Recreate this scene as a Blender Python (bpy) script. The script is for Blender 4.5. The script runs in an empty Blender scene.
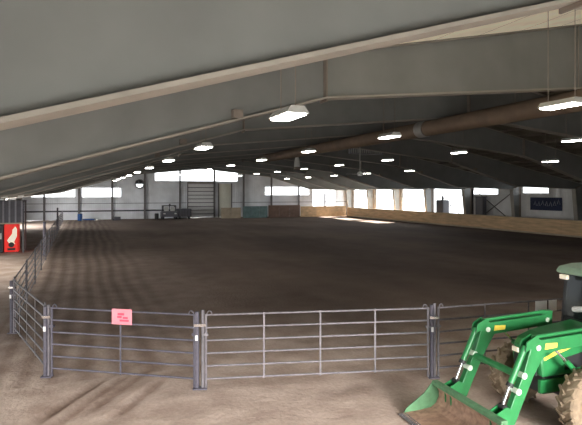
import bpy, bmesh, math, random
from mathutils import Vector, Matrix, noise
random.seed(7)
S = bpy.context.scene
COL = S.collection
PI = math.pi
# ------------------------------------------------------------------ camera
YAW = math.radians(21.5); FPX = 525.0; CAMH = 4.0; HOR = 192.0
cd = bpy.data.cameras.new('camera'); cam = bpy.data.objects.new('camera', cd); COL.objects.link(cam)
cam.location = (0, 0, CAMH)
cam.rotation_euler = (PI/2, 0, -YAW)
cd.sensor_width = 36.0; cd.lens = 36.0*FPX/582.0
cd.shift_y = -(212.5-HOR)/582.0
cd.clip_end = 1000
S.camera = cam
# ------------------------------------------------------------------ world, sun, exposure
W = bpy.data.worlds.new('world'); S.world = W; W.use_nodes = True
bg = W.node_tree.nodes['Background']
bg.inputs[0].default_value = (0.90, 0.95, 1.0, 1); bg.inputs[1].default_value = 8.0
sd = bpy.data.lights.new('sun', 'SUN'); sd.energy = 60.0; sd.angle = 0.01; sd.color = (1, .95, .86)
sun = bpy.data.objects.new('sun', sd); COL.objects.link(sun)
sun.rotation_euler = Vector((1.0, 0.08, 0.55)).to_track_quat('Z', 'Y').to_euler()
sun.location = (60, 20, 40)
def portal(name, loc, rot, sx, sy):
    l = bpy.data.lights.new(name, 'AREA'); l.shape = 'RECTANGLE'; l.size = sx; l.size_y = sy
    l.cycles.is_portal = True
    o = bpy.data.objects.new(name, l); COL.objects.link(o); o.location = loc; o.rotation_euler = rot
# area lamps standing in for daylight from assumed, unseen doorways
def area_lamp(name, loc, rot, sx, sy, e, c, spread=180):
    l = bpy.data.lights.new(name, 'AREA'); l.shape = 'RECTANGLE'; l.size = sx; l.size_y = sy; l.energy = e; l.color = c; l.spread = math.radians(spread)
    o = bpy.data.objects.new(name, l); COL.objects.link(o); o.location = loc; o.rotation_euler = rot
area_lamp('rear_door_daylight', (4.0, -2.9, 2.9), (math.radians(72), 0, 0), 12.0, 1.6, 500, (1, .92, .87), 44)
area_lamp('side_door_daylight', (-9.0, 9.5, 3.0), (math.radians(58), 0, -PI/2), 6.0, 1.2, 270, (1, .90, .76), 120)
area_lamp('far_wall_fill', (-9.0, 67.0, 2.6), (math.radians(72), 0, -PI/2+.5), 8.0, 2.4, 950, (1, .97, .93), 150)  # added fill that brightens the far wall; its door is invented
area_lamp('alley_fill', (-9.0, 30.0, 3.0), (math.radians(52), 0, -PI/2), 9.0, 1.5, 450, (1, .90, .76), 110)  # added fill for the left alley floor, from an invented door
S.view_settings.view_transform = 'Standard'; S.view_settings.look = 'None'
S.view_settings.gamma = 1.0; S.view_settings.use_curve_mapping = False
S.view_settings.exposure = 0.0
S.cycles.max_bounces = 8; S.cycles.diffuse_bounces = 5; S.cycles.transparent_max_bounces = 12
S.cycles.sample_clamp_indirect = 6

# ------------------------------------------------------------------ picture -> place helpers
CY, SY = math.cos(YAW), math.sin(YAW)
def wx(px, D):      # X of a column px on a plane Y = D
    return D*math.tan(math.atan((px-291)/FPX)+YAW)
def wz(py, X, Y):
    zc = X*SY+Y*CY
    return CAMH+(HOR-py)*zc/FPX

# ------------------------------------------------------------------ materials
MATS = {}
def mat(name, col, rough=.7, metal=0.0, emit=None, es=1.0, var=.12, scale=6.0, bump=0.0, bscale=40.0, stretch=(1,1,1), spec=.4, alpha=None):
    m = bpy.data.materials.new(name); m.use_nodes = True
    nt = m.node_tree; b = nt.nodes['Principled BSDF']
    b.inputs['Roughness'].default_value = rough; b.inputs['Metallic'].default_value = metal
    b.inputs['Specular IOR Level'].default_value = spec
    tc = nt.nodes.new('ShaderNodeTexCoord'); mp = nt.nodes.new('ShaderNodeMapping')
    mp.inputs['Scale'].default_value = stretch
    nt.links.new(tc.outputs['Object'], mp.inputs[0])
    n = nt.nodes.new('ShaderNodeTexNoise'); n.inputs['Scale'].default_value = scale; n.inputs['Detail'].default_value = 5
    nt.links.new(mp.outputs[0], n.inputs['Vector'])
    r = nt.nodes.new('ShaderNodeValToRGB')
    r.color_ramp.elements[0].position = .3; r.color_ramp.elements[1].position = .7
    r.color_ramp.elements[0].color = [max(0, c*(1-var)) for c in col]+[1]
    r.color_ramp.elements[1].color = [min(1, c*(1+var)) for c in col]+[1]
    nt.links.new(n.outputs[0], r.inputs[0]); nt.links.new(r.outputs[0], b.inputs['Base Color'])
    if bump:
        n2 = nt.nodes.new('ShaderNodeTexNoise'); n2.inputs['Scale'].default_value = bscale
        nt.links.new(mp.outputs[0], n2.inputs['Vector'])
        bp = nt.nodes.new('ShaderNodeBump'); bp.inputs['Strength'].default_value = bump; bp.inputs['Distance'].default_value = .02
        nt.links.new(n2.outputs[0], bp.inputs['Height']); nt.links.new(bp.outputs[0], b.inputs['Normal'])
    if emit:
        b.inputs['Emission Color'].default_value = (*emit, 1); b.inputs['Emission Strength'].default_value = es
    if alpha is not None: b.inputs['Alpha'].default_value = alpha
    MATS[name] = m
    return m
def ribbed(name, col, axis, period, rough=.6, dirt=.15, emit=None, es=0):   # ribbed metal sheet
    m = mat(name, col, rough, var=dirt, scale=.5, emit=emit, es=es)
    nt = m.node_tree; b = nt.nodes['Principled BSDF']
    tc = nt.nodes.new('ShaderNodeTexCoord'); w = nt.nodes.new('ShaderNodeTexWave')
    w.wave_type = 'BANDS'; w.bands_direction = axis; w.inputs['Scale'].default_value = .3142/period*1.0
    nt.links.new(tc.outputs['Object'], w.inputs['Vector'])
    bp = nt.nodes.new('ShaderNodeBump'); bp.inputs['Strength'].default_value = .6; bp.inputs['Distance'].default_value = .03
    nt.links.new(w.outputs[0], bp.inputs['Height']); nt.links.new(bp.outputs[0], b.inputs['Normal'])
    return m
M = MATS
mat('web_steel', (.225, .228, .222), .65, var=.10, scale=.8)
mat('flange_steel', (.36, .33, .29), .6, var=.10, scale=2)
mat('stiffener_steel', (.26, .22, .19), .7, var=.12, scale=3)
mat('purlin_steel', (.10, .08, .065), .7, var=.12, scale=2)
ribbed('roof_sheet', (.16, .145, .11), 'Y', .6)
ribbed('wall_sheet_end', (.80, .82, .86), 'X', .3)
ribbed('wall_sheet_side', (.75, .75, .75), 'Y', .3)
mat('post_steel', (.16, .15, .15), .7)
mat('galv', (.17, .16, .175), .5, .3, var=.18, scale=14)
mat('galv_dark', (.10, .095, .12), .5, .3, var=.18, scale=14)
mat('duct', (.19, .135, .095), .6, var=.15, scale=1.5)
mat('coupling', (.45, .45, .44), .4, .6)
mat('housing', (.55, .55, .53), .5)
mat('lamp_glow', (1, 1, 1), .4, emit=(1, .97, .90), es=24.0)
mat('daylight_panel', (.9, .93, .95), .5, emit=(.93, .97, 1.0), es=3.0)
mat('liner_glow', (.80, .74, .58), .6, emit=(.95, .84, .62), es=.22, var=.16, scale=1.2)  # cream liner colour with added glow, no real light source
mat('kick_wood', (.66, .46, .27), .8, var=.22, scale=1.5, stretch=(1, .4, 3))
mat('kick_dark', (.20, .13, .10), .8, var=.2, scale=2)
mat('kick_teal', (.16, .24, .24), .8, var=.2, scale=2)
mat('kick_tan', (.46, .38, .28), .8, var=.12, scale=2)
mat('door_white', (.82, .82, .82), .55, var=.06)
mat('door_cream', (.74, .74, .64), .55, var=.05)
mat('dark_metal', (.045, .045, .05), .6)
mat('dark_rib', (.07, .07, .085), .5)
mat('grey_rib', (.22, .22, .25), .5)
mat('deere_green', (.018, .19, .055), .38, var=.14, scale=5, spec=.6)
mat('deere_green_worn', (.085, .20, .10), .5, var=.25, scale=7)
mat('deere_yellow', (.80, .68, .10), .4, var=.06)
mat('rim_yellow', (.62, .38, .03), .5, var=.12)
mat('roof_green', (.26, .38, .28), .45, var=.08)
mat('rust', (.33, .21, .15), .75, var=.32, scale=9, bump=.3)
mat('tyre', (.22, .17, .115), .9, var=.25, scale=9, bump=.4)
mat('tyre_dark', (.06, .055, .05), .9, var=.25, scale=9)
mat('black', (.02, .02, .022), .5)
mat('chrome', (.85, .85, .85), .15, .9, var=.03)
mat('white_paint', (.85, .85, .85), .5, var=.04)
mat('pin_white', (.70, .80, .68), .4, var=.05)
mat('paper', (.86, .93, 1.0), .6, var=.05)
mat('sign_pink', (.80, .25, .30), .5, var=.06)
mat('sign_red', (.62, .06, .12), .5)
mat('banner_navy', (.015, .025, .07), .6)
mat('banner_white', (.55, .58, .65), .6)
mat('vend_red', (.65, .02, .015), .35, emit=(1, .03, .02), es=.35)
mat('vend_white', (.9, .85, .75), .4, emit=(1, .85, .6), es=.35)
mat('barrel_blue', (.03, .10, .30), .4)
mat('cab_grey', (.10, .10, .115), .5)
mat('lamp_lens', (1, .86, .7), .3, emit=(1, .85, .65), es=.2)
g = bpy.data.materials.new('cab_glass'); g.use_nodes = True
gb = g.node_tree.nodes['Principled BSDF']; gb.inputs['Base Color'].default_value = (.015, .02, .02, 1)
gb.inputs['Roughness'].default_value = .06; gb.inputs['Alpha'].default_value = .88; gb.inputs['Specular IOR Level'].default_value = .08; M['cab_glass'] = g

def dirt_material():
    m = bpy.data.materials.new('arena_dirt'); m.use_nodes = True; nt = m.node_tree
    b = nt.nodes['Principled BSDF']; b.inputs['Roughness'].default_value = .95; b.inputs['Specular IOR Level'].default_value = .15
    L = nt.links.new
    tc = nt.nodes.new('ShaderNodeTexCoord')
    at = nt.nodes.new('ShaderNodeAttribute'); at.attribute_name = 'dry'
    rt = nt.nodes.new('ShaderNodeAttribute'); rt.attribute_name = 'rut'
    def noise_n(sc, det, st=(1, 1, 1), rot=0):
        mp = nt.nodes.new('ShaderNodeMapping'); mp.inputs['Scale'].default_value = st; mp.inputs['Rotation'].default_value = (0, 0, rot)
        L(tc.outputs['Object'], mp.inputs[0])
        n = nt.nodes.new('ShaderNodeTexNoise'); n.inputs['Scale'].default_value = sc; n.inputs['Detail'].default_value = det
        L(mp.outputs[0], n.inputs['Vector']); return n.outputs[0]
    def mix(f, a, c, t='MIX'):
        n = nt.nodes.new('ShaderNodeMix'); n.data_type = 'RGBA'; n.blend_type = t
        for s, v in ((n.inputs[0], f), (n.inputs[6], a), (n.inputs[7], c)):
            if hasattr(v, 'is_linked'): L(v, s)
            else: s.default_value = v
        return n.outputs[2]
    def ramp(v, p0, p1, c0=(0, 0, 0, 1), c1=(1, 1, 1, 1)):
        r = nt.nodes.new('ShaderNodeValToRGB'); r.color_ramp.elements[0].position = p0; r.color_ramp.elements[1].position = p1
        r.color_ramp.elements[0].color = c0; r.color_ramp.elements[1].color = c1; L(v, r.inputs[0]); return r.outputs[0]
    wet = mix(ramp(noise_n(.16, 3, (1, .6, 1)), .38, .62), (.105, .074, .058, 1), (.180, .132, .104, 1))
    dry = mix(ramp(noise_n(1.1, 6), .35, .65), (.42, .325, .27, 1), (.60, .495, .425, 1))
    c = mix(at.outputs['Fac'], wet, dry)
    c = mix(rt.outputs['Fac'], c, (.62, .58, .56, 1), 'MULTIPLY')
    c = mix(.30, c, ramp(noise_n(14, 5), .3, .7, (.45, .45, .45, 1), (1, 1, 1, 1)), 'MULTIPLY')
    L(c, b.inputs['Base Color'])
    bp = nt.nodes.new('ShaderNodeBump'); bp.inputs['Strength'].default_value = .5; bp.inputs['Distance'].default_value = .05
    L(noise_n(9, 6), bp.inputs['Height']); L(bp.outputs[0], b.inputs['Normal'])
    M['dirt'] = m
dirt_material()
mat('gravel', (.42, .41, .38), .95, var=.15, scale=.3)

# ------------------------------------------------------------------ mesh helpers
class MB:
    def __init__(s): s.v = []; s.f = []
    def add(s, vs, fs):
        o = len(s.v); s.v += [tuple(v) for v in vs]; s.f += [tuple(i+o for i in f) for f in fs]; return s
    def box(s, x0, y0, z0, x1, y1, z1):
        return s.add([(x0,y0,z0),(x1,y0,z0),(x1,y1,z0),(x0,y1,z0),(x0,y0,z1),(x1,y0,z1),(x1,y1,z1),(x0,y1,z1)],
            [(0,3,2,1),(4,5,6,7),(0,1,5,4),(1,2,6,5),(2,3,7,6),(3,0,4,7)])
    def prism(s, pts, axis, a, b):
        """polygon pts (two coords) extruded from a to b along axis"""
        def p(u, v, w): return {'x': (w, u, v), 'y': (u, w, v), 'z': (u, v, w)}[axis]
        n = len(pts); vs = [p(u, v, a) for u, v in pts]+[p(u, v, b) for u, v in pts]
        return s.add(vs, [tuple(range(n))[::-1], tuple(range(n, 2*n))]+[(i, (i+1) % n, n+(i+1) % n, n+i) for i in range(n)])
    def bar(s, p, q, w, h, up=(0, 0, 1)):
        p, q = Vector(p), Vector(q); d = (q-p).normalized(); up = Vector(up)
        sd_ = d.cross(up)
        if sd_.length < 1e-4: sd_ = Vector((1, 0, 0))
        sd_.normalize(); u = sd_.cross(d).normalized(); vs = []
        for c in (p, q):
            for a, b_ in ((-1,-1),(1,-1),(1,1),(-1,1)): vs.append(c+sd_*a*w/2+u*b_*h/2)
        return s.add(vs, [(3,2,1,0),(4,5,6,7),(0,1,5,4),(1,2,6,5),(2,3,7,6),(3,0,4,7)])
    def tube(s, pts, r, n=10, caps=True):
        pts = [Vector(p) for p in pts]; rs = r if isinstance(r, (list, tuple)) else [r]*len(pts)
        vs = []; fs = []; ref = None
        for i, p in enumerate(pts):
            d = (pts[min(i+1, len(pts)-1)]-pts[max(i-1, 0)]).normalized()
            if ref is None:
                ref = Vector((0, 0, 1)) if abs(d.z) < .9 else Vector((1, 0, 0))
            a = d.cross(ref)
            if a.length < 1e-4: a = d.cross(Vector((0, 1, 0)))
            a.normalize(); b_ = a.cross(d).normalized(); ref = b_
            for k in range(n):
                t = 2*PI*k/n; vs.append(p+(a*math.cos(t)+b_*math.sin(t))*rs[i])
        for i in range(len(pts)-1):
            for k in range(n):
                fs.append((i*n+k, i*n+(k+1) % n, (i+1)*n+(k+1) % n, (i+1)*n+k))
        if caps: fs += [tuple(range(n))[::-1], tuple(range((len(pts)-1)*n, len(pts)*n))]
        return s.add(vs, fs)
    def lathe(s, prof, c, axis='z', n=32, caps=True):
        """prof = list of (r, h) along axis around centre c"""
        vs = []; fs = []
        for r, h in prof:
            for k in range(n):
                t = 2*PI*k/n; u, v = r*math.cos(t), r*math.sin(t)
                q = {'z': (u, v, h), 'y': (u, h, v), 'x': (h, u, v)}[axis]
                vs.append((c[0]+q[0], c[1]+q[1], c[2]+q[2]))
        m = len(prof)
        for i in range(m-1):
            for k in range(n): fs.append((i*n+k, i*n+(k+1) % n, (i+1)*n+(k+1) % n, (i+1)*n+k))
        if prof[0] == prof[-1]: caps = False
        if caps and prof[0][0] > 1e-4: fs.append(tuple(range(n))[::-1])
        if caps and prof[-1][0] > 1e-4: fs.append(tuple(range((m-1)*n, m*n)))
        return s.add(vs, fs)
    def build(s, name, m, parent=None, bevel=0, smooth=False):
        me = bpy.data.meshes.new(name); me.from_pydata(s.v, [], s.f); me.update()
        bm = bmesh.new(); bm.from_mesh(me); bmesh.ops.recalc_face_normals(bm, faces=bm.faces); bm.to_mesh(me); bm.free()
        me.materials.append(M[m] if isinstance(m, str) else m)
        o = bpy.data.objects.new(name, me); COL.objects.link(o)
        if parent: o.parent = parent
        if smooth:
            for p in me.polygons: p.use_smooth = True
            md = o.modifiers.new('es', 'EDGE_SPLIT'); md.split_angle = .7
        if bevel:
            bv = o.modifiers.new('bevel', 'BEVEL'); bv.width = bevel; bv.segments = 2; bv.limit_method = 'ANGLE'
        return o
def tag(o, label=None, cat=None, group=None, kind=None):
    if label: o['label'] = label
    if cat: o['category'] = cat
    if group: o['group'] = group
    if kind: o['kind'] = kind
    return o
def thing(name, label, cat, loc=(0, 0, 0), rz=0, group=None):
    o = bpy.data.objects.new(name, None); COL.objects.link(o); o.location = loc; o.rotation_euler = (0, 0, rz)
    o.empty_display_size = .2
    return tag(o, label, cat, group)
def dup(o, parent=None):
    c = o.copy(); COL.objects.link(c); c.parent = parent
    for ch in list(o.children): dup(ch, c)
    return c
def struct(mb, name, m, label=None, **k): 
    o = mb.build(name, m, **k); o['kind'] = 'structure'
    if label: o['label'] = label; 
    return o
ORD = ['nearest', 'second', 'third', 'fourth', 'fifth', 'sixth', 'seventh', 'eighth', 'ninth', 'tenth', 'eleventh', 'twelfth']

# ------------------------------------------------------------------ building dimensions
XL, XR, XM = -9.2, 43.2, 17.0
YB, YF = -3.0, 81.0
FR = [-2.6+7.6*i for i in range(12)]      # frame lines, the last is the far wall
def ztop(x): return 6.49+.197*(x if x <= XM else 2*XM-x)
def zbot(x):
    x = x if x <= XM else 2*XM-x
    if x < -3: return 3.89+.12*(x+3)
    return 4.76+.29*x if x < 5.9 else 6.471+.1*(x-5.9)
def zbr(x, sg):
    """underside of the left half (sg 1) or right half (sg -1), x measured as on the left"""
    return 4.50+.03*(x+.9) if sg < 0 and x < -.9 else zbot(x)
# ---- floor
def inside(x, y):
    """signed distance-like value: positive well inside the arena fence"""
    yn = 10.6+max(0, (2.2-x))*.65 if x < 2.2 else 10.6-(x-2.2)*.25 if x < 7 else 9.2
    return min(x+2.3, y-yn)
def sm(a, b, x):
    t = max(0, min(1, (x-a)/(b-a))); return t*t*(3-2*t)
def make_floor():
    xs = []; x = XL
    while x < XR: xs.append(x); x += .12 if -4 < x < 9 else (.3 if x < 16 else 1.2)
    xs.append(XR); ys = []; y = YB
    while y < YF: ys.append(y); y += .12 if 6.5 < y < 14 else (.5 if y < 30 else 1.2)
    ys.append(YF)
    ruts = [(-.2, 10.9, 2.0, 1.35), (.25, 10.9, 2.3, 1.35), (.8, 11.3, 2.4, 1.35), (1.05, 10.6, 1.9, 1.35), (-3.5, 9.0, 5.5, .25)]
    vs = []; dry = []; rut = []
    for y in ys:
        for x in xs:
            n = noise.noise(Vector((x*.5, y*.5, 0))); n2 = noise.noise(Vector((x*.12, y*.12, 5))); n3 = noise.noise(Vector((x*2.2, y*2.2, 2)))
            d = inside(x, y)+n*1.1
            z = .018*n+.014*n3; r = 0
            wob = noise.noise(Vector((x*.3, y*.12, 9)))*.35
            # combed harrow lines down the left side of the arena, tyre ruts in front of the gate
            if y > 12 and -2.3 < x < 4:
                r = max(r, (.5+.5*math.sin((x+wob)*2*PI/.62))*sm(4, 1, x)*.9)
            elif y > 12:
                r = max(r, (.5+.5*math.sin((x+wob*2)*2*PI/2.4))*.18)
            if 7 < y < 14:
                for (rx, ry, ln, an) in ruts:
                    ux, uy = math.cos(an-.35), math.sin(an-.35)
                    a = (x-rx)*ux+(y-ry)*uy; b = -(x-rx)*uy+(y-ry)*ux
                    if abs(a) < ln/2+.5:
                        w = math.exp(-(b/.09)**2)*sm(ln/2+.5, ln/2-.4, abs(a))
                        w *= .75+.5*n3; r = max(r, w*1.6); z -= .05*w
                        z += .045*math.exp(-((b-.2)/.08)**2)*sm(ln/2+.5, ln/2-.4, abs(a))
            v = 1-sm(-1.0, 9.0, d-n2*2.5)
            if x > -2 and y > 16: v *= .5
            if x < -2.3: v = min(v, .80+.2*n)
            v = .10+.90*v
            for (px_, py_, pr) in ((-2.0, 8.4, 1.1), (7.2, 8.2, 1.4), (5.2, 9.4, .8)):  # soft darker ground spots, left corner and by the bucket
                v -= .45*math.exp(-(((x-px_)/pr)**2+((y-py_)/(pr*.5))**2))*(.7+n3)
            dry.append(max(0, min(1, v))); rut.append(r); vs.append((x, y, min(z, .05)))
    nx = len(xs); fs = [(j*nx+i, j*nx+i+1, (j+1)*nx+i+1, (j+1)*nx+i) for j in range(len(ys)-1) for i in range(nx-1)]
    mb = MB(); mb.v = vs; mb.f = fs
    o = struct(mb, 'floor', 'dirt')
    for nm, arr in (('dry', dry), ('rut', rut)):
        at = o.data.attributes.new(nm, 'FLOAT', 'POINT'); at.data.foreach_set('value', arr)
    for p in o.data.polygons: p.use_smooth = True
make_floor()
mb = MB()
mb.box(XL-150, YB-100, -.3, XL, YF+120, -.04).box(XR, YB-100, -.3, XR+150, YF+120, -.04).box(XL, YB-100, -.3, XR, YB, -.04).box(XL, YF, -.3, XR, YF+120, -.04)
struct(mb, 'ground', 'gravel')
# ---- roof
mb = MB(); t = .18
for (xa, xb) in ((XL-.4, XM), (XM, XR+.4)):
    za, zb = ztop(xa)+.22, ztop(xb)+.22
    mb.prism([(xa, za), (xb, zb), (xb, zb+t), (xa, za+t)], 'y', YB-.3, YF+.3)
struct(mb, 'ceiling', 'roof_sheet')
# ---- end wall (far) with openings for daylight panels and the overhead door
def wall_y(name, Y0, Y1, holes, m):
    """gable wall between planes Y0, Y1; holes are (x0, z0, x1, z1 or callable)"""
    xs = sorted(set([XL, XM, XR]+[h[0] for h in holes]+[h[2] for h in holes])); mb = MB()
    top = lambda x: ztop(x)+.25
    for a, b in zip(xs, xs[1:]):
        mid = (a+b)/2; hs = sorted([h for h in holes if h[0] <= mid <= h[2]], key=lambda h: h[1]); z = 0
        for h in hs:
            if h[1] > z: mb.box(a, Y0, z, b, Y1, h[1])
            z = h[3]
        mb.prism([(a, z), (b, z), (b, top(b)), (a, top(a))], 'y', Y0, Y1)
    return struct(mb, name, m)
D = YF
fw = [(wx(31, D), wz(197, wx(60, D), D), wx(75, D), wz(187.5, wx(60, D), D)),
      (wx(82, D), wz(197, wx(100, D), D), wx(121, D), wz(188, wx(100, D), D)),
      (wx(155, D), wz(181, wx(195, D), D), wx(237.5, D), wz(168.5, wx(195, D), D)),
      (wx(265, D), wz(195, wx(290, D), D), wx(309, D), wz(187, wx(290, D), D)),
      (wx(312.5, D), wz(206, wx(325, D), D), wx(335, D), wz(186, wx(325, D), D))]
od = (wx(188, D), 0, wx(214, D), wz(184, 16, D)); cdn = (wx(219, D), 0, wx(231, D), wz(184, 20, D))
wall_y('wall_far', YF, YF+.25, fw+[od, cdn], 'wall_sheet_end')
for i, h in enumerate(fw):
    f = struct(MB().box(h[0], YF+.05, h[1], h[2], YF+.10, h[3]), 'window_%d' % (i+1), 'daylight_panel')
    fr = MB()
    for (a, b, c, d) in ((h[0]-.06, h[1]-.06, h[2]+.06, h[1]), (h[0]-.06, h[3], h[2]+.06, h[3]+.06), (h[0]-.06, h[1], h[0], h[3]), (h[2], h[1], h[2]+.06, h[3])):
        fr.box(a, YF-.04, b, c, YF+.02, d)
    fr.build('window_frame', 'wall_sheet_end', f)
# overhead door, tall cream door
dr = MB()
for k in range(9):
    z0 = od[3]*k/9; dr.box(od[0], YF+.05, z0+.07, od[2], YF+.11, od[3]*(k+1)/9-.03)
d1 = struct(dr, 'door_1', 'door_white')
MB().box(od[0], YF+.115, 0, od[2], YF+.13, od[3]).build('door_backing', 'dark_metal', d1)
for x in (od[0]-.12, od[2]+.0): MB().box(x, YF-.10, 0, x+.14, YF-.002, od[3]+.15).build('door_track', 'post_steel', d1)
MB().box(od[0]-.12, YF-.14, od[3]+.05, od[2]+.14, YF-.002, od[3]+.35).build('door_header', 'stiffener_steel', d1)
d2 = struct(MB().box(cdn[0], YF+.04, .02, cdn[2], YF+.10, cdn[3]), 'door_2', 'door_cream')
for x in (cdn[0]-.15, cdn[2]): MB().box(x, YF-.10, 0, x+.16, YF-.002, cdn[3]+.1).build('door_frame', 'post_steel', d2)
MB().box(cdn[2]-.25, YF-.04, 1.0, cdn[2]-.12, YF+.04, 1.12).build('door_handle', 'chrome', d2)
# rear wall, with the wide doorway the daylight comes through
wall_y('wall_rear', YB-.25, YB, [(-2, 0, 10, 3.9)], 'wall_sheet_end')
# left wall
ml = MB(); zt = ztop(XL)+.25
ml.box(XL-.2, YB, 0, XL, 6, zt).box(XL-.2, 13, 0, XL, 25, zt).box(XL-.2, 35, 0, XL, 62.5, zt).box(XL-.2, 71.5, 0, XL, YF, zt).box(XL-.2, 25, 3.9, XL, 35, zt).box(XL-.2, 6, 3.9, XL, 13, zt).box(XL-.2, 62.5, 3.9, XL, 71.5, zt)  # middle and far doorways invented for the fill lamps
struct(ml, 'wall_left', 'wall_sheet_side')
# right wall: open bays far away, sheeted bays with small panes near
mr = MB(); zt = ztop(XR)+.25
def rseg(y0, y1, z0, z1): mr.box(XR, y0, z0, XR+.2, y1, z1)
rseg(YB, 35.4, 0, zt)
side_panes = [(39.4, 42.7, 3.9, 4.55), (46.3, 50.3, 3.75, 4.7)]
for a, b, (p0, p1, q0, q1) in ((35.4, 43.0, side_panes[0]), (43.0, 50.6, side_panes[1])):
    rseg(a, b, 0, q0); rseg(a, b, q1, zt); rseg(a, p0, q0, q1); rseg(p1, b, q0, q1)
OPEN = [(50.9, 57.9, .6, 4.6), (59.1, 65.2, 1.1, 4.6), (67.0, 72.6, 1.1, 4.6), (75.2, 80.0, .6, 4.6)]
rseg(50.6, YF, 0, .6); rseg(50.6, YF, 4.6, zt)
for y, y2 in ((50.3, 50.9), (57.9, 59.1), (65.2, 67.0), (72.6, 75.2), (80.0, YF)): rseg(y, y2, .6, 4.6)
rseg(59.1, 65.2, .6, 1.1); rseg(67.0, 72.6, .6, 1.1)
struct(mr, 'wall_right', 'wall_sheet_side')
for i, (p0, p1, q0, q1) in enumerate(side_panes):
    struct(MB().box(XR+.05, p0, q0, XR+.10, p1, q1), 'window_%d' % (6+i), 'daylight_panel')
struct(MB().box(XR+.05, 50.9, .6, XR+.10, 57.9, 4.6), 'window_10', 'daylight_panel')  # glowing pane added across the open bay to hold the sun out
for i, (a, b, z0, z1) in enumerate(OPEN[1:]):
    portal('opening_portal', (XR+.12, (a+b)/2, (z0+z1)/2), (PI/2, 0, PI/2), b-a, z1-z0)

# ---- end wall posts and girts
for x in (-5.2, -.7, 3.8, 8.4, 13.6, 18.95, 23.7, 28.4, 33.2, 38.0):
    struct(MB().box(x-.13, YF-.32, 0, x+.13, YF-.15, zbot(x)+.05), 'trim_post', 'post_steel')
struct(MB().box(XL, YF-.12, 1.15, od[0]-.2, YF-.02, 1.35), 'trim_far', 'dark_rib')
struct(MB().box(XL, YF-.12, 2.3, od[0]-.2, YF-.02, 2.38), 'trim_far_upper', 'grey_rib')
struct(MB().box(cdn[2]+.2, YF-.12, 2.3, XR, YF-.02, 2.38), 'trim_far_right', 'grey_rib')

# ------------------------------------------------------------------ rigid frames
def frame_parts(root):
    h = .008
    # webs: column + rafter as tapered plates
    def web(sgn):
        SG = sgn
        f = (lambda x: x) if sgn > 0 else (lambda x: 2*XM-x)
        xs = [-7.9, -3 if SG > 0 else -.9, 1.5, 5.9, 9, 13, XM]
        pts = [(f(-9.1), 0.02), (f(-8.35), 0.02), (f(-7.9), zbr(-7.9, SG))]+[(f(x), zbr(x, SG)) for x in xs[1:]]
        pts += [(f(x), ztop(x)) for x in (XM, 5.9, -9.1)]
        return MB().prism(pts, 'y', -h, h)
    for sg in (1, -1): web(sg).build('web', 'web_steel', root)
    def fl(pts, wd=.42, th=.05):
        m = MB()
        for p, q in zip(pts, pts[1:]): m.bar((p[0], 0, p[1]), (q[0], 0, q[1]), wd, th)
        return m
    for sg in (1, -1):
        SG = sg
        f = (lambda x: x) if sg > 0 else (lambda x: 2*XM-x)
        fl([(f(-8.35), .02), (f(-7.9), zbr(-7.9, SG))]).build('column_flange', 'flange_steel', root)
        fl([(f(-9.12), .02), (f(-9.12), ztop(-9.1))], .3).build('outer_flange', 'stiffener_steel', root)
        fl([(f(-7.9), zbr(-7.9, SG)), (f(-3 if SG > 0 else -.9), zbr(-3 if SG > 0 else -.9, SG)), (f(5.9), zbot(5.9))]).build('bottom_flange', 'flange_steel', root)
        fl([(f(5.9), zbot(5.9)), (XM, zbot(XM))]).build('bottom_flange', 'flange_steel', root)
        fl([(f(-9.1), ztop(-9.1)), (XM, ztop(XM))], .30, .04).build('top_flange', 'flange_steel', root)
        for x in (5.9, XM-.02):
            if sg < 0 and x > 6: continue
            x0 = f(x)
            MB().box(x0-.02, -.20, zbot(x)-.10, x0+.02, .20, ztop(x)-.01).build('splice_plate', 'stiffener_steel', root)
        MB().bar((f(-7.9), 0, zbr(-7.9, SG)), (f(-9.1), 0, 4.3 if SG > 0 else 4.75), .34, .03).build('knee_stiffener', 'stiffener_steel', root)
        MB().box(f(3.5)-.12, -.22, zbot(3.5)+.03, f(3.5)+.12, .2, zbot(3.5)+.24).build('brace_clip', 'stiffener_steel', root)
fr0 = thing('rafter_frame', '', 'rafter', (0, FR[1], 0)); frame_parts(fr0)
flab = ['grey tapered steel rafter overhead, nearest to the viewer, crossing the top of the photo',
 'second grey steel rafter with a dark splice plate, just behind the topmost beam',
 'third rafter, dark blue grey web just behind the splice plate beam', 'fourth steel rafter from the viewer, in dim light above the arena',
 'fifth steel rafter, its right column beyond the navy banner at the photo edge', 'sixth steel rafter, right column between the banner and the braced bay',
 'seventh steel rafter, right column beside the first wide bright opening', 'eighth steel rafter, right column between the first two bright openings',
 'ninth steel rafter, right column between second and third bright openings', 'tenth steel rafter, last one standing clear of the far wall',
 'farthest steel rafter frame standing against the far end wall']
frames = []
for i, y in enumerate(FR[1:]):
    o = fr0 if i == 0 else dup(fr0)
    o.location = (0, y if i < 10 else YF-.34 if False else y-.45, 0) if i == 10 else (0, y, 0)
    o['label'] = flab[i]; o['group'] = 'steel rafter frames across the arena'; frames.append(o)
for c in list(fr0.children):
    if c.name.startswith('brace_clip'): bpy.data.objects.remove(c)
# cream roof liner over the first bay, glow added; not real windows
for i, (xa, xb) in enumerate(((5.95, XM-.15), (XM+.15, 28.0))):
    struct(MB().prism([(xa, ztop(xa)+.008), (xb, ztop(xb)+.008), (xb, ztop(xb)+.018), (xa, ztop(xa)+.018)], 'y', 5.2, 12.4), 'window_%d' % (8+i), 'liner_glow')
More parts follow.
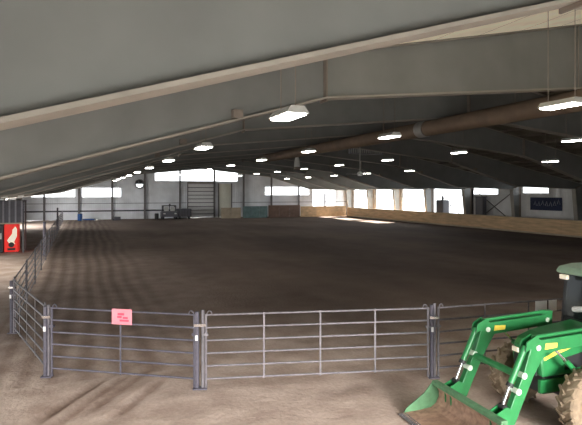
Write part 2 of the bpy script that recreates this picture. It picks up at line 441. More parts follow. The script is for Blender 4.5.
# roof purlins
pm = None
for k in range(22):
    x = -8.4+k*1.6*1.0
    for s_ in (0, 1):
        X = x if s_ == 0 else 2*XM-x
        if x > XM-.3: continue
        if pm is None:
            q = MB().box(-.04, YB+.02, 0, .04, YF-.02, .17).box(-.04, YB+.02, 0, .10, YF-.02, .02); pm = q.build('roof_purlin', 'purlin_steel'); o = pm
        else:
            o = pm.copy(); COL.objects.link(o)
        o.location = (X, 0, ztop(X)+.025); tag(o, 'long thin brown purlin running lengthwise under the roof sheets', 'purlin', 'roof purlins')

# ------------------------------------------------------------------ lights
def make_lamp():
    r = thing('high_bay_lamp', '', 'ceiling light', (0, 0, 0), 0)
    MB().prism([(-.13, .13), (.13, .13), (.23, .0), (-.23, .0)], 'y', -.50, .50).build('housing', 'housing', r)
    MB().box(-.19, -.47, -.035, .19, .47, .0).build('diffuser', 'lamp_glow', r, bevel=.015)
    for y in (-.38, .38): MB().tube([(0, y, .13), (0, y, 2.2)], .010, 6).build('hanger', 'stiffener_steel', r)
    return r
lamp0 = make_lamp(); first = True
rows = [(3.6, 5.44, range(0, 9), 'leftmost row'), (10.6, 6.06, range(0, 9), 'second row from left'), (20.0, 6.26, range(1, 9), 'third row from left'), (27.0, 5.9, (2, 4, 5, 6, 7, 8), 'rightmost row')]
for (X, Z, ks, rn) in rows:
    for n_, k in enumerate(ks):
        o = lamp0 if first else dup(lamp0); first = False
        o.location = (X, 9.3+7.6*k, Z)
        sc = (ztop(X)-Z)/2.2
        for c in o.children:
            if c.name.startswith('hanger'): c.scale = (1, 1, sc); c.location.z = .13*(1-sc)
        o['label'] = 'glowing white strip ceiling light, %s in the %s under the roof' % (ORD[n_], rn)
        o['group'] = 'hanging high bay lights'

# ------------------------------------------------------------------ ridge duct, fan, heater, speaker
r = thing('ridge_duct', 'long round brown duct hung under the roof ridge', 'duct', (15, 0, 0))
dz = zbot(15)-.03-.37
MB().tube([(0, 8.0, dz), (0, 20.6, dz)], .36, 20).build('duct_section', 'duct', r, smooth=True)
MB().tube([(0, 20.6, dz), (0, 21.2, dz)], .385, 20).build('coupling', 'coupling', r, smooth=True)
MB().tube([(0, 21.2, dz), (0, 46, dz)], [.36, .34], 20).build('duct_section', 'duct', r, smooth=True)
for y in (10, 12.5, 15.2, 17.8, 23, 27.8, 33, 38, 43): MB().tube([(0, y, dz+.3), (0, y, ztop(15)+.02)], .012, 6).build('hanger', 'stiffener_steel', r)

r = thing('ceiling_fan', 'white ceiling fan with long blades hanging at mid arena', 'fan', (wx(360, 33), 33, 0))
fx = wx(360, 33); fz = wz(174, fx, 33)
MB().tube([(0, 0, fz), (0, 0, ztop(fx)+.2)], .03, 8).build('rod', 'housing', r)
MB().lathe([(.0, fz-.15), (.16, fz-.13), (.18, fz+.1), (.05, fz+.2)], (0, 0, 0), 'z', 16).build('motor', 'white_paint', r)
for k in range(5):
    a = k*2*PI/5+.3; b_ = MB().bar((.15*math.cos(a), .15*math.sin(a), fz), (1.0*math.cos(a), 1.0*math.sin(a), fz), .14, .02).build('blade', 'housing', r)
Y = 44; fx = wx(297, Y)
z0, z1 = wz(167, fx, Y), wz(148, fx, Y)
r = thing('hanging_loudspeaker', 'pale tapered loudspeaker hanging from the ridge above the far arena', 'speaker', (fx, Y, 0))
MB().lathe([(.27, z0), (.24, z0+.5), (.15, z0+.9), (.14, z1)], (0, 0, 0), 'z', 20).build('cabinet', 'white_paint', r, smooth=True)
MB().tube([(0, 0, z1), (0, 0, ztop(fx)+.1)], .02, 6).build('rod', 'stiffener_steel', r)
MB().lathe([(.36, z0-.25), (.28, z0)], (0, 0, 0), 'z', 20).build('horn', 'stiffener_steel', r, smooth=True)
Y = 38; fx = wx(367, Y); z0, z1 = wz(154, fx, Y), wz(147, fx, Y)
r = thing('hanging_heater', 'grey louvred heater panel hanging under the dark roof', 'heater', (fx, Y, 0))
MB().box(-1.55, 0, z0, 1.55, .35, z1).build('casing', 'grey_rib', r)
MB().box(-1.45, -.04, z0+.05, 1.45, .0, z1-.05).build('backing', 'housing', r)
for k in range(15): MB().box(-1.42+k*.2, -.10, z0+.03, -1.36+k*.2, -.04, z1-.03).build('louvre', 'grey_rib', r)
for x in (-1.3, 1.3): MB().tube([(x, .17, z1), (x, .17, ztop(fx)+.15)], .015, 6).build('hanger', 'stiffener_steel', r)
# exhaust fan on the far wall
fx = wx(139.5, YF); fz = wz(184, fx, YF)
r = thing('exhaust_fan', 'round exhaust fan with bright lower half on the far wall', 'fan', (fx, YF, fz))
q = MB()
q.lathe([(.62, -.02), (.70, -.02), (.70, -.30), (.62, -.30), (.62, -.02)], (0, 0, 0), 'y', 28); q.build('housing', 'post_steel', r, smooth=True)
MB().lathe([(.0, -.05), (.60, -.05), (.60, -.02), (.0, -.02)], (0, 0, 0), 'y', 28).build('opening', 'dark_metal', r)
pts = [(.5*math.cos(a), .5*math.sin(a)-.02) for a in [PI+k*PI/12 for k in range(13)]]
MB().prism(pts, 'y', -.12, -.06).build('daylight_gap', 'daylight_panel', r)
for k in range(4):
    a = k*PI/2+.5; MB().bar((0, -.18, 0), (.56*math.cos(a), -.18, .56*math.sin(a)), .02, .16, (0, 1, 0)).build('blade', 'housing', r)

# ------------------------------------------------------------------ kick walls
KX = 40.4
r = thing('kick_wall', 'long tan plywood kick wall along the right side of the arena', 'wall panel', (KX, 0, 0))
y = 20.2
while y < 77:
    y1 = min(y+3.8, 77.4)
    MB().box(0, y+.012, .0, .06, y1-.012, 1.45).build('panel', 'kick_wood', r)
    MB().box(.06, y-.06, .0, .16, y+.06, 1.42).build('post', 'stiffener_steel', r)
    y = y1
MB().box(-.03, 20.2, 1.45, .15, 77.4, 1.51).build('cap_rail', 'kick_tan', r)
MB().box(-.10, 20.2, .0, -.001, 77.4, .14).build('base_board', 'kick_tan', r)
YK = 77.6
def kick(px0, px1, top, m, label, n):
    x0, x1 = wx(px0, YK), wx(px1, YK); h = wz(top, (x0+x1)/2, YK)
    r = thing('kick_wall', label, 'wall panel', ((x0+x1)/2, YK, 0)); w = (x1-x0)/2
    for k in range(n):
        a = -w+2*w*k/n; MB().box(a+.015, 0, .0, -w+2*w*(k+1)/n-.015, .06, h).build('board', m, r)
    MB().box(-w, -.03, h, w, .10, h+.05).build('cap_rail', m, r)
    for a in (-w+.1, w-.1): MB().tube([(a, .12, .0), (a, .12, h)], .05, 8).build('post', 'post_steel', r)
kick(221, 241, 208, 'kick_tan', 'pale tan board panel below the tall cream door at the far wall', 2)
kick(243, 267.5, 206.5, 'kick_teal', 'dull teal board panel at the far wall, right of the tan one', 3)
kick(268.5, 300, 205.5, 'kick_dark', 'dark reddish brown board panel under the right far window', 3)
kick(300.5, 346, 206.5, 'kick_wood', 'brown board panel in the far right corner of the arena', 3)
# X bracing on the right wall, banner
r = thing('wind_brace', 'crossed dark brace rods on the right wall left of the navy banner', 'brace', (XR-.06, 43, 0))
for a, b in (((0, .4, .3), (0, 7.2, 4.4)), ((0, .4, 4.4), (0, 7.2, .3))): MB().tube([a, b], .05, 6).build('rod', 'post_steel', r)
r = thing('wind_brace', 'crossed dark brace rods across the first wide bright opening', 'brace', (XR-.06, 50.6, 0))
for a, b in (((0, .4, .3), (0, 7.2, 4.4)), ((0, .4, 4.4), (0, 7.2, .3))): MB().tube([a, b], .05, 6).build('rod', 'post_steel', r)
r = thing('banner', 'navy banner with white markings on the right wall', 'banner', (XR-.04, 39.7, 0))
MB().box(-.03, -1.95, 2.15, -.01, 1.95, 3.45).build('cloth', 'banner_navy', r)
rr = random.Random(4)
for k in range(7):
    y = 1.45-k*.48; z = 2.6+.25*rr.random()
    q = MB(); 
    q.bar((-.035, y, z), (-.035, y-.18, z+.42), .012, .10, (1, 0, 0)).bar((-.035, y-.2, z+.3), (-.035, y-.32, z-.05), .012, .09, (1, 0, 0))
    if k % 2: q.bar((-.035, y, z-.02), (-.035, y-.28, z-.02), .012, .07, (1, 0, 0))
    q.build('marking', 'banner_white', r)
# dark equipment door on the right wall
r = thing('stacked_mats', 'tall dark stack leaning by the right wall under a small bright window', 'stack', (XR-.9, 48.0, 0))
MB().box(-.3, -.6, .0, .3, .6, 3.4).build('body', 'cab_grey', r, bevel=.05)
MB().box(-.34, -.64, 3.4, .34, .64, 3.5).build('lid', 'dark_metal', r)
r = thing('box_cart', 'dark upright box cart standing in front of the first wide bright bay', 'cart', (XR-1.3, 54.4, 0))
MB().box(-.5, -.7, .5, .5, .7, 3.0).build('body', 'cab_grey', r, bevel=.08)
for y in (-.5, .5): MB().tube([(-.2, y, .3), (.2, y, .3)], .3, 14).build('wheel', 'black', r)
MB().bar((0, 0, 3.0), (0, 0, 3.5), .2, .2).build('vent', 'cab_grey', r)

# ------------------------------------------------------------------ things by the far wall
def at(px, Y): return (wx(px, Y), Y, 0)
r = thing('utility_vehicle', 'dark grey cab vehicle parked before the far wall, left of the overhead door', 'vehicle', at(169, 79))
MB().prism([(-1.15, .35), (1.15, .35), (1.15, 1.05), (.95, 1.15), (-.95, 1.15), (-1.15, 1.05)], 'y', -1.0, .9).build('body', 'cab_grey', r, bevel=.05)
q = MB()
for x in (-.9, .9): q.box(x-.06, -.5, 1.1, x+.06, -.38, 1.95).box(x-.06, .6, 1.1, x+.06, .7, 1.95)
q.box(-.96, -.6, 1.9, .96, .75, 2.02).box(-.05, -.5, 1.1, .05, -.4, 1.95); q.build('cab_frame', 'dark_metal', r)
for x in (-.45, .45): MB().box(x-.32, -.46, 1.2, x+.32, -.44, 1.8).build('windscreen', 'housing', r)
for x in (-.8, .8): MB().box(x-.15, -1.03, .75, x+.15, -1.0, .92).build('headlamp', 'housing', r)
for x in (-.95, .95):
    for y in (-.6, .55): MB().tube([(x-.14, y, .36), (x+.14, y, .36)], .36, 16).build('wheel', 'black', r)
MB().tube([(.1, 0, 2.02), (.1, 0, 2.25)], .12, 8).build('beacon', 'cab_grey', r)
r = thing('box_trailer', 'low dark grey box trailer right beside the parked cab vehicle', 'trailer', at(184, 79))
MB().box(-1.0, -.9, .35, .95, .9, 1.5).build('body', 'cab_grey', r, bevel=.04)
for k in range(5): MB().box(-.9+k*.42, -.94, .4, -.84+k*.42, -.9, 1.45).build('rib', 'dark_metal', r)
for x in (-.7, .65): MB().tube([(x-.1, -.5, .3), (x+.1, -.5, .3)], .3, 14).build('wheel', 'black', r)
def barrel(px, Y, m, h, rd, label, name='barrel'):
    r = thing(name, label, 'barrel', at(px, Y))
    MB().lathe([(rd*.93, .01), (rd, .05), (rd, h*.33), (rd*1.05, h*.35), (rd, h*.37), (rd, h*.66), (rd*1.05, h*.68), (rd, h*.70), (rd, h*.96), (rd*.93, h)], (0, 0, 0), 'z', 20).build('body', m, r, smooth=True)
    MB().lathe([(rd*.9, h), (rd*.9, h+.03), (.02, h+.03)], (0, 0, 0), 'z', 20).build('lid', 'dark_metal', r)
barrel(156.7, 78.5, 'black', .85, .29, 'small black barrel left of the parked cab vehicle')
barrel(80, 78.6, 'barrel_blue', .95, .32, 'blue barrel on the far side, near the end of the left fence')
r = thing('mounting_block', 'low dark mounting block with steps by the far wall, right of the blue barrel', 'steps', at(116.5, 78))
MB().box(-.55, -.3, .0, .55, .3, .25).build('step', 'dark_rib', r); MB().box(-.3, -.05, .25, .55, .3, .5).build('step', 'dark_rib', r)
r = thing('cavaletti_pole', 'blue and grey ground pole lying beside the blue barrel', 'pole', at(88.5, 76.9))
MB().tube([(-.9, 0, .25), (.9, 0, .25)], .10, 10).build('pole', 'barrel_blue', r)
for x in (-.8, .8): MB().box(x-.06, -.25, .0, x+.06, .25, .36).build('end_block', 'grey_rib', r)

# ------------------------------------------------------------------ vending booth on the left
BY = 39.0
def vending(px0, px1, label, dark):
    x0, x1 = wx(px0, BY), wx(px1, BY); w = (x1-x0)/2
    r = thing('vending_machine', label, 'vending machine', ((x0+x1)/2, BY, 0)); H = 1.86
    MB().box(-w, 0, .05, w, .8, H).build('cabinet', 'dark_metal' if dark else 'vend_red', r, bevel=.02)
    for x in (-w+.12, w-.12): MB().box(x-.05, .1, 0, x+.05, .7, .05).build('foot', 'black', r)
    if dark:
        MB().box(-w+.08, -.02, .5, w-.35, .0, H-.12).build('front_panel', 'cab_grey', r)
        MB().box(w-.28, -.03, .9, w-.1, .0, 1.3).build('coin_panel', 'housing', r)
    else:
        MB().box(-w+.04, -.03, .12, w-.06, .0, H-.05).build('front_panel', 'vend_red', r)
        pts = [(w*.55, H-.14), (w*.80, H-.3), (w*.78, H-.8), (w*.40, H-1.15), (w*.55, H-1.3), (-w*.25, H-1.30), (-w*.6, H-1.05), (-w*.30, H-.85), (w*.1, H-.62), (w*.15, H-.35)]
        MB().prism(pts, 'y', -.045, -.03).build('wave_marking', 'vend_white', r)
        MB().lathe([(.0, -.06), (.17, -.06), (.17, -.03), (.0, -.03)], (0, 0, .52), 'y', 20).build('round_button', 'black', r)
        MB().box(-w*.55, -.05, .16, w*.55, -.03, .30).build('dispenser_slot', 'black', r)
vending(4.3, 18.5, 'bright red vending machine with a white wave, left of the fence', False)
vending(-10, 3.4, 'black vending machine at the left photo edge beside the red one', True)
xr = wx(24.5, BY)
r = thing('booth_canopy', 'dark ribbed metal canopy above the red vending machine', 'canopy', (xr, BY, 0))
zt0, zt1 = 1.98, 3.45
MB().box(-4.2, -.22, zt0, 0, -.16, zt1).build('fascia', 'dark_rib', r)
for k in range(12): MB().box(-4.15+k*.36, -.26, zt0, -4.05+k*.36, -.22, zt1).build('rib', 'grey_rib', r)
MB().box(-4.2, -.16, zt1-.08, 0, 1.4, zt1).build('roof', 'dark_metal', r)
MB().box(-4.2, -.24, zt0-.08, .02, -.14, zt0).build('beam', 'kick_tan', r)
for (x, y) in ((-.06, -.19), (-.06, 1.3), (-4.1, 1.3)): MB().box(x-.05, y-.05, 0, x+.05, y+.05, zt0 if y < 0 else zt1-.08).build('post', 'post_steel', r)
for (px, lab) in ((20.5, 'small white floodlight on the dark canopy, nearer the arena'), (4.5, 'small white floodlight on the dark canopy above the red machine')):
    x = wx(px, BY); r = thing('floodlight', lab, 'light', (x, BY, zt1))
    MB().box(-.04, -.04, 0, .04, .04, .14).build('bracket', 'stiffener_steel', r)
    MB().prism([(-.2, .12), (.16, .16), (.2, .34), (-.1, .38)], 'y', -.16, .12).build('head', 'white_paint', r, bevel=.02)

# ------------------------------------------------------------------ pipe fence panels
RZ = [1.50, 1.24, .98, .72, .46, .20]
def panel(L, nst, m, label, p, q, sag=0):
    """corral panel from p to q on the ground"""
    d = Vector((q[0]-p[0], q[1]-p[1], 0)); rz = math.atan2(d.y, d.x); L = d.length-.24
    r = thing('corral_fence', label, 'fence panel', (p[0]+d.x*.12/d.length, p[1]+d.y*.12/d.length, 0), rz, 'pipe fence panels around the arena')
    for z in RZ: MB().tube([(0, 0, z), (L, 0, z)], .021, 10).build('rail', m, r, smooth=True)
    for x in (0.0, L): MB().tube([(x, 0, .03), (x, 0, 1.52)], .027, 10).build('end_post', m, r, smooth=True)
    for k in range(nst):
        x = L*(k+1)/(nst+1); MB().bar((x, -.024, .17), (x, -.024, 1.53), .035, .008, (0, 1, 0)).build('stay', m, r)
    for x, s in ((0, 1), (L, -1)):
        pts = [(x+s*.02+s*.05*(1-math.cos(a)), 0, 1.51+.07*math.sin(a)) for a in [k*PI/8 for k in range(9)]]
        MB().tube(pts, .012, 6).build('corner_loop', m, r, smooth=True)
        MB().box(x-.05, -.035, 1.08, x+.05, .035, 1.13).build('pin_clamp', m, r)
    return r
PT = {'L2': (-1.87, 16.7), 'C': (-.75, 12.5), 'A': (2.19, 10.6), 'B': (7.0, 9.4), 'R': (11.85, 8.95), 'R2': (16.7, 8.9)}
panel(0, 1, 'galv_dark', 'pipe fence panel carrying the pink sign', PT['C'], PT['A'])  # shade on this panel put into the darker rail colour
panel(0, 3, 'galv', 'widest pipe fence panel, between the two thick posts in front', PT['A'], PT['B'])
panel(0, 3, 'galv', 'pipe fence panel running behind the green tractor', PT['B'], PT['R'])
panel(0, 3, 'galv', 'pipe fence panel right of the tractor outside the photo', PT['R'], PT['R2'])
panel(0, 3, 'galv', 'angled pipe fence panel at the left front corner of the arena', PT['L2'], PT['C'])
n = 14; y0 = 16.7; step = (76.3-y0)/n; base = None
for k in range(n):
    lab = 'pipe fence panel on the left side, %s from the angled corner panel' % ('nearest' if k == 0 else (ORD+['thirteenth', 'fourteenth'])[k])
    if k == 0:
        base = panel(0, 4, 'galv', lab, (-1.87, y0), (-1.87-.055, y0+step)); r = base
    else:
        r = dup(base); r['label'] = lab
    r.location = (-1.87-.055*k, y0+step*k+.12, 0)
def thick_post(p, m, label, tall=1.58, w=.05):
    r = thing('fence_post', label, 'fence post', (p[0], p[1], 0), -.3, 'thick posts at the fence joints')
    MB().tube([(-w, 0, .0), (-w, 0, tall-.03)], .045, 12).build('pipe', m, r, smooth=True)
    MB().tube([(w*.9, .02, .0), (w*.9, .02, tall)], .034, 12).build('pipe', 'galv', r, smooth=True)
    MB().box(-w-.06, -.065, 1.28, w+.06, -.03, 1.33).build('strap', 'chrome', r)
    MB().box(-w-.03, -.06, 1.0, -w+.02, -.045, 1.10).build('tag', 'white_paint', r)
    MB().box(-w-.08, -.08, .0, w+.08, .08, .03).build('foot', 'galv_dark', r)
    return r
thick_post(PT['A'], 'galv_dark', 'thick double fence post with a white tag, in front right of the pink sign', 1.60, .06)
thick_post(PT['B'], 'galv_dark', 'thick fence post just left behind the tractor bucket', 1.60, .035)
thick_post(PT['C'], 'galv_dark', 'thick fence post at the left front corner of the arena', 1.56, .03)
thick_post(PT['L2'], 'galv_dark', 'thick fence post where the left fence meets the angled corner panel', 1.52, .05)
for (y, h, lab) in ((36.0, 2.1, 'taller dark fence post in the left fence across from the red machine'), (60.0, 2.3, 'taller dark post far along the left fence')):
    r = thing('fence_post', lab, 'fence post', (-2.30-.012*(y-36), y, 0)); MB().tube([(0, 0, 0), (0, 0, h)], .09, 10).build('pipe', 'galv_dark', r); MB().lathe([(.10, h), (.09, h+.05), (.01, h+.07)], (0, 0, 0), 'z', 10).build('cap', 'galv_dark', r)
# signs on the fence
def on_fence(P, Q, px, py, off=.05):
    """point on the fence line P-Q seen at column px, height from row py"""
    a = math.atan((px-291)/FPX)+YAW; d = (math.sin(a), math.cos(a))
    ex, ey = Q[0]-P[0], Q[1]-P[1]; det = d[0]*(-ey)-d[1]*(-ex)
    t_ = (P[0]*(-ey)-P[1]*(-ex))/det
    x, y = d[0]*t_, d[1]*t_; return x, y, wz(py, x, y)
P, Q = PT['C'], PT['A']; x0, y0_, z0 = on_fence(P, Q, 113, 323.5); x1, y1_, z1 = on_fence(P, Q, 133, 309)
ang = math.atan2(Q[1]-P[1], Q[0]-P[0]); w = math.hypot(x1-x0, y1_-y0_)
r = thing('fence_sign', 'pink red sign hung on the front fence', 'sign', (x0+.04*math.sin(ang), y0_-.04*math.cos(ang), 0), ang)
zz = z0; hh = z1-z0
MB().box(0, -.012, zz, w, 0, zz+hh).build('board', 'sign_pink', r, bevel=.004)
q = MB()
for (a, b, c, d) in ((.30, .60, .62, .74), (.28, .42, .50, .56), (.40, .20, .85, .32), (.56, .38, .80, .50)): q.box(w*a, -.016, zz+hh*b, w*c, -.012, zz+hh*d)
q.build('marking', 'sign_red', r)
for x in (.05, w-.05): MB().tube([(x, -.006, zz+hh-.01), (x, .02, zz+hh+.02)], .008, 6).build('tie', 'galv', r)
P, Q = PT['B'], PT['R']; x0, y0_, z0 = on_fence(P, Q, 532, 311); x1, y1_, z1 = on_fence(P, Q, 553, 299)
ang = math.atan2(Q[1]-P[1], Q[0]-P[0]); w = math.hypot(x1-x0, y1_-y0_)
r = thing('notice_board', 'pair of pale blue white sheets on the fence left of the tractor cab', 'sign', (x0, y0_-.09, 0), ang)
MB().box(0, -.006, z0, w, .004, z1).build('backing', 'dark_metal', r)
for a, b in ((.0, .54), (.62, 1.0)): MB().box(w*a, -.014, z0, w*b, -.006, z1).build('sheet', 'paper', r)
for x in (.04, w-.04): MB().tube([(x, 0, z1-.02), (x, .03, z1+.0)], .008, 6).build('tie', 'galv', r)

# ------------------------------------------------------------------ tractor with front loader
T = thing('loader_tractor', 'green tractor with a front loader bucket and yellow wheels', 'tractor', (5.92, 7.08, 0), math.radians(177))
BW = .90
outer = [(.03, .54), (-.05, .50), (-.12, .36), (-.12, .24), (-.05, .12), (.06, .05), (.30, .035), (.66, .03)]
inner = [(.66, .045), (.30, .055), (.08, .075), (-.025, .14), (-.09, .25), (-.09, .35), (-.02, .48), (.03, .52)]
bk = MB()
for i in range(len(outer)-1):
    j = len(inner)-1-i
    bk.prism([outer[i], outer[i+1], inner[j-1], inner[j]], 'y', -BW, BW)
bucket = bk.build('bucket', 'rust', T, smooth=False)
side = [(.03, .54), (-.05, .50), (-.12, .36), (-.12, .24), (-.05, .12), (.06, .05), (.64, .03), (.58, .12), (.22, .34)]
for y in (-BW-.02, BW): MB().prism(side, 'y', y, y+.02).build('side_plate', 'deere_green_worn', bucket)
MB().box(-.07, -BW-.02, .475, .05, BW+.02, .555).build('top_lip', 'deere_green_worn', bucket, bevel=.015)
MB().prism([(.62, .02), (.75, .025), (.62, .05)], 'y', -BW-.01, BW+.01).build('cutting_edge', 'chrome', bucket)
for y in (-.6, .6):
    for s in (-.09, .07): MB().prism([(-.08, .15), (-.30, .22), (-.34, .60), (-.24, .64), (.0, .53), (-.06, .44)], 'y', y+s, y+s+.02).build('hitch_plate', 'deere_green', bucket)
# --- loader arms
KNX, KNZ = -.80, 1.60
for y in (-.6, .6):
    m = MB()
    c = [(-.20, .26), (-.52, .85), (-.86, 1.50)]
    m.prism([(-.22, .18), (-.38, .22), (-.58, .62), (-.80, 1.05), (-1.04, 1.40), (-2.25, 1.47), (-2.35, 1.57), (-2.27, 1.67), (-1.0, 1.62), (-.84, 1.62), (-.74, 1.50), (-.60, 1.10), (-.42, .74), (-.20, .32)], 'y', y-.055, y+.055)
    arm = m.build('loader_arm', 'deere_green', T, bevel=.012)
    for (x, z, rr_) in ((-.89, 1.50, .045), (-.50, .84, .05), (-.61, 1.08, .05), (-.28, .28, .05), (-2.25, 1.57, .045)):
        MB().tube([(x, y-.07, z), (x, y+.07, z)], rr_, 16).build('pin', 'pin_white', arm, smooth=True)
    sy = y+(.045 if y > 0 else .045)
    # bucket cylinder in front of the leg
    cyl = MB().tube([(-.72, y, 1.53), (-.42, y, .95)], .05, 14).build('bucket_cylinder', 'deere_green', T, smooth=True)
    cyl.location.x = .04
    MB().tube([(-.42, y, .95), (-.28, y, .64)], .024, 12).build('piston_rod', 'chrome', cyl, smooth=True)
    MB().tube([(-.435, y, .98), (-.405, y, .92)], .058, 14).build('gland', 'black', cyl, smooth=True)
    MB().tube([(-.28, y-.06, .62), (-.28, y+.06, .62)], .045, 12).build('eye', 'black', cyl, smooth=True)
    MB().prism([(-.96, 1.58), (-.62, 1.46), (-.66, 1.62), (-.84, 1.70)], 'y', y-.075, y-.055).prism([(-.96, 1.58), (-.62, 1.46), (-.66, 1.62), (-.84, 1.70)], 'y', y+.055, y+.075).build('knee_bracket', 'deere_green', arm)
    # levelling rod above the boom, lift cylinder below it
    MB().tube([(-.82, y, 1.66), (-2.25, y, 1.72)], .03, 10).build('levelling_rod', 'deere_green', T, smooth=True)
    lc = MB().tube([(-1.98, y, .78), (-1.50, y, 1.22)], .045, 12).build('lift_cylinder', 'deere_green', T, smooth=True)
    MB().tube([(-1.50, y, 1.22), (-1.14, y, 1.55)], .022, 10).build('piston_rod', 'chrome', lc, smooth=True)
    # decal on the arm, hose along the boom
    MB().prism([(-1.02, 1.46), (-1.27, 1.47), (-1.28, 1.55), (-1.04, 1.56)], 'y', y+.056, y+.060).build('decal', 'deere_yellow', arm)
    MB().tube([(-2.2, y-.03, 1.68), (-1.6, y-.03, 1.67), (-1.1, y-.03, 1.66), (-.9, y-.03, 1.66)], .012, 8).build('hydraulic_hose', 'black', arm, smooth=True)
    # mast
    MB().prism([(-2.12, .55), (-2.38, .55), (-2.42, 1.73), (-2.16, 1.73)], 'y', y-.09 if y < 0 else y-.02, y+.02 if y < 0 else y+.09).build('mast', 'deere_green', T, bevel=.01)
MB().tube([(-.62, -.55, 1.05), (-.62, .55, 1.05)], .06, 16).build('cross_tube', 'deere_green', T, smooth=True)
# --- chassis and hood
MB().box(-1.35, -.28, .55, -3.6, .28, .95).build('chassis', 'black', T, bevel=.03)
for y in (-1, 1):
    MB().box(-1.25, y*.30-.03, .60, -2.3, y*.30+.03, .82).build('frame_rail', 'deere_green', T)
    MB().prism([(-2.05, .55), (-2.45, .55), (-2.45, .8), (-2.05, .8)], 'y', y*.28, y*.60).build('mast_bracket', 'deere_green', T)
hoodp = [(-1.28, .86), (-1.24, 1.10), (-1.27, 1.30), (-1.36, 1.42), (-1.60, 1.50), (-2.1, 1.57), (-2.60, 1.62), (-2.60, .95), (-2.2, .86)]
hood = MB().prism(hoodp, 'y', -.34, .34).build('hood', 'deere_green', T, bevel=.05)
MB().box(-1.25, -.25, .88, -1.215, .25, 1.14).build('grille', 'black', hood)
for y in (-.22, .22): MB().box(-1.235, y-.08, 1.16, -1.20, y+.08, 1.25).build('headlight', 'lamp_lens', hood, bevel=.02)
for y in (-1, 1):
    st = [(-1.30, 1.20), (-1.55, 1.30), (-2.0, 1.41), (-2.6, 1.51), (-2.6, 1.45), (-2.0, 1.345), (-1.58, 1.235), (-1.32, 1.15)]
    a, b = sorted((y*.341, y*.348)); MB().prism(st, 'y', a, b).build('stripe', 'deere_yellow', hood)
    a, b = sorted((y*.341, y*.346)); MB().prism([(-1.75, .95), (-2.45, 1.0), (-2.45, 1.28), (-1.75, 1.16)], 'y', a, b).build('side_screen', 'black', hood)
# --- axles and wheels
MB().tube([(-1.8, -.62, .55), (-1.8, .62, .55)], .09, 12).build('front_axle', 'black', T)
MB().tube([(-4.0, -.7, .80), (-4.0, .7, .80)], .14, 12).build('rear_axle', 'black', T)
def wheel(name, x, y, R, w, rim, nl, mtyre):
    s = 1 if y > 0 else -1
    t_ = MB().lathe([(rim, -w*.42), (rim+.05, -w*.5), (R*.90, -w*.5), (R*.955, -w*.40), (R*.965, 0), (R*.955, w*.40), (R*.90, w*.5), (rim+.05, w*.5), (rim, w*.42), (rim, -w*.42)], (0, 0, 0), 'y', 40)
    for k in range(nl):
        a = 2*PI*k/nl
        for sg in (-1, 1):
            aa = a+(PI/nl if sg > 0 else 0); a2 = aa+.22
            p = Vector((R*.955*math.cos(aa), sg*.01, R*.955*math.sin(aa))); q2 = Vector((R*.925*math.cos(a2), sg*w*.50, R*.925*math.sin(a2)))
            t_.bar(p, q2, .045, .09, p)
    o = t_.build(name, mtyre, T, smooth=False); o.location = (x, y, R)
    MB().lathe([(rim+.005, -w*.40), (rim+.02, -w*.46), (rim*.93, -w*.42), (rim*.88, -w*.1), (rim*.88, w*.1), (rim*.93, w*.42), (rim+.02, w*.46), (rim+.005, w*.40), (rim+.005, -w*.40)], (0, 0, 0), 'y', 36).build('rim', 'rim_yellow', o, smooth=True)
    MB().lathe([(0, s*w*.02), (rim*.5, s*w*.02), (rim*.62, s*w*.15), (rim*.9, s*w*.15), (rim*.9, s*w*.10), (0, s*w*.0)], (0, 0, 0), 'y', 30).build('disc', 'rim_yellow', o, smooth=True)
    MB().lathe([(0, s*w*.36), (rim*.25, s*w*.36), (rim*.30, s*w*.25), (rim*.32, 0)], (0, 0, 0), 'y', 20).build('hub', 'deere_yellow', o, smooth=True)
    for k in range(8):
        a = k*PI/4; MB().tube([(rim*.44*math.cos(a), 0, rim*.44*math.sin(a)), (rim*.44*math.cos(a), s*w*.12, rim*.44*math.sin(a))], .014, 6).build('bolt', 'chrome', o)
for y in (-.80, .80):
    wheel('front_wheel', -1.80, y, .56, .30, .29, 18, 'tyre')
    wheel('rear_wheel', -4.0, y*1.06, .80, .44, .46, 22, 'tyre')
    yy = sorted((y*.80, y*1.30))
    pts = arc = [(-4.0+.88*math.cos(a), .8+.88*math.sin(a)) for a in [PI*.12+k*PI*.76/10 for k in range(11)]]
    pts2 = [(-4.0+.91*math.cos(a), .8+.91*math.sin(a)) for a in [PI*.88-k*PI*.76/10 for k in range(11)]]
    fm = MB(); allp = pts; al2 = pts2[::-1]
    for i in range(10): fm.prism([allp[i], allp[i+1], al2[i+1], al2[i]], 'y', yy[0], yy[1])
    fm.build('fender', 'deere_green', T)
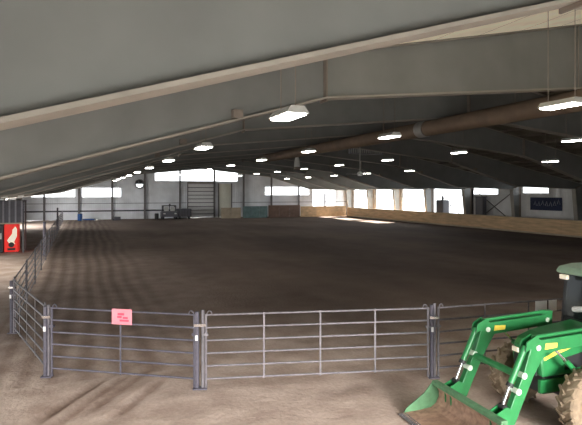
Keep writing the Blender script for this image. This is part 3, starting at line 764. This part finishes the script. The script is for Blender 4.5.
# --- cab
CF, CBk = -2.72, -4.25
cab = MB().box(CBk, -.62, .95, CF, .62, 1.12).build('cab_floor', 'black', T)
pil = [((CF-.02, 1.05), (CF-.12, 2.42)), ((-3.55, 1.1), (-3.50, 2.42)), ((CBk+.05, 1.1), (CBk+.1, 2.42))]
for y in (-.66, .66):
    for (a, b) in pil: MB().bar((a[0], y, a[1]), (b[0], y*.97, b[1]), .07, .07, (0, 1, 0)).build('pillar', 'black', T)
    MB().box(CBk+.1, y-.01, 1.75, -3.5, y+.01, 2.4).build('side_window', 'cab_glass', T)
    MB().prism([(CF-.05, 1.12), (CF-.14, 2.4), (-3.48, 2.4), (-3.52, 1.12)], 'y', y-.01, y+.01).build('side_window', 'cab_glass', T)
MB().prism([(CF-.02, 1.55), (CF-.0, 1.55), (CF-.10, 2.42), (CF-.12, 2.42)], 'y', -.62, .62).build('windscreen', 'cab_glass', T)
MB().box(CBk+.05, -.62, 1.5, CBk+.07, .62, 2.4).build('rear_window', 'cab_glass', T)
MB().prism([(CF-.12, 1.0), (CF+.02, 1.0), (CF+.02, 1.60), (CF-.12, 1.60)], 'y', -.60, .60).build('dashboard', 'black', T, bevel=.03)
MB().prism([(CBk-.05, 2.42), (CF+.05, 2.42), (CF+.10, 2.47), (CF+.02, 2.56), (-3.0, 2.60), (CBk+.1, 2.60), (CBk-.08, 2.54)], 'y', -.72, .72).build('cab_roof', 'roof_green', T, bevel=.03)
for y in (-.5, .5): MB().box(CF+.07, y-.09, 2.33, CF+.14, y+.09, 2.42).build('work_light', 'lamp_lens', T, bevel=.015)
seat = MB().box(-3.85, -.26, 1.40, -3.35, .26, 1.52).box(-3.95, -.26, 1.45, -3.82, .26, 2.05).build('seat', 'dark_rib', T, bevel=.04)
MB().box(-3.75, -.15, 1.12, -3.45, .15, 1.40).build('seat_base', 'black', T)
MB().tube([(-2.85, 0, 1.55), (-3.08, 0, 1.78)], .025, 8).build('steering_column', 'black', T)
cc = Vector((-3.08, 0, 1.78)); ax = Vector((-.707, 0, .707)).normalized(); u = Vector((0, 1, 0)); v = ax.cross(u)
MB().tube([cc+(u*math.cos(k*PI/10)+v*math.sin(k*PI/10))*.19 for k in range(21)], .014, 8, caps=False).build('steering_wheel', 'black', T, smooth=True)
mir = MB().tube([(CF-.05, .68, 2.0), (CF+.12, .86, 2.05)], .014, 8).build('mirror_arm', 'black', T)
MB().box(CF+.10, .80, 1.86, CF+.14, 1.0, 2.02).build('mirror', 'white_paint', mir, bevel=.01)
MB().tube([(CF+.02, -.35, 1.78), (CF+.08, .0, 1.86), (CF+.02, .45, 1.80)], .055, 8).build('grab_rail', 'white_paint', T, smooth=True)
MB().box(-2.75, .62, .55, -3.15, .85, .60).box(-2.75, .62, .82, -3.15, .8, .86).build('step', 'black', T)
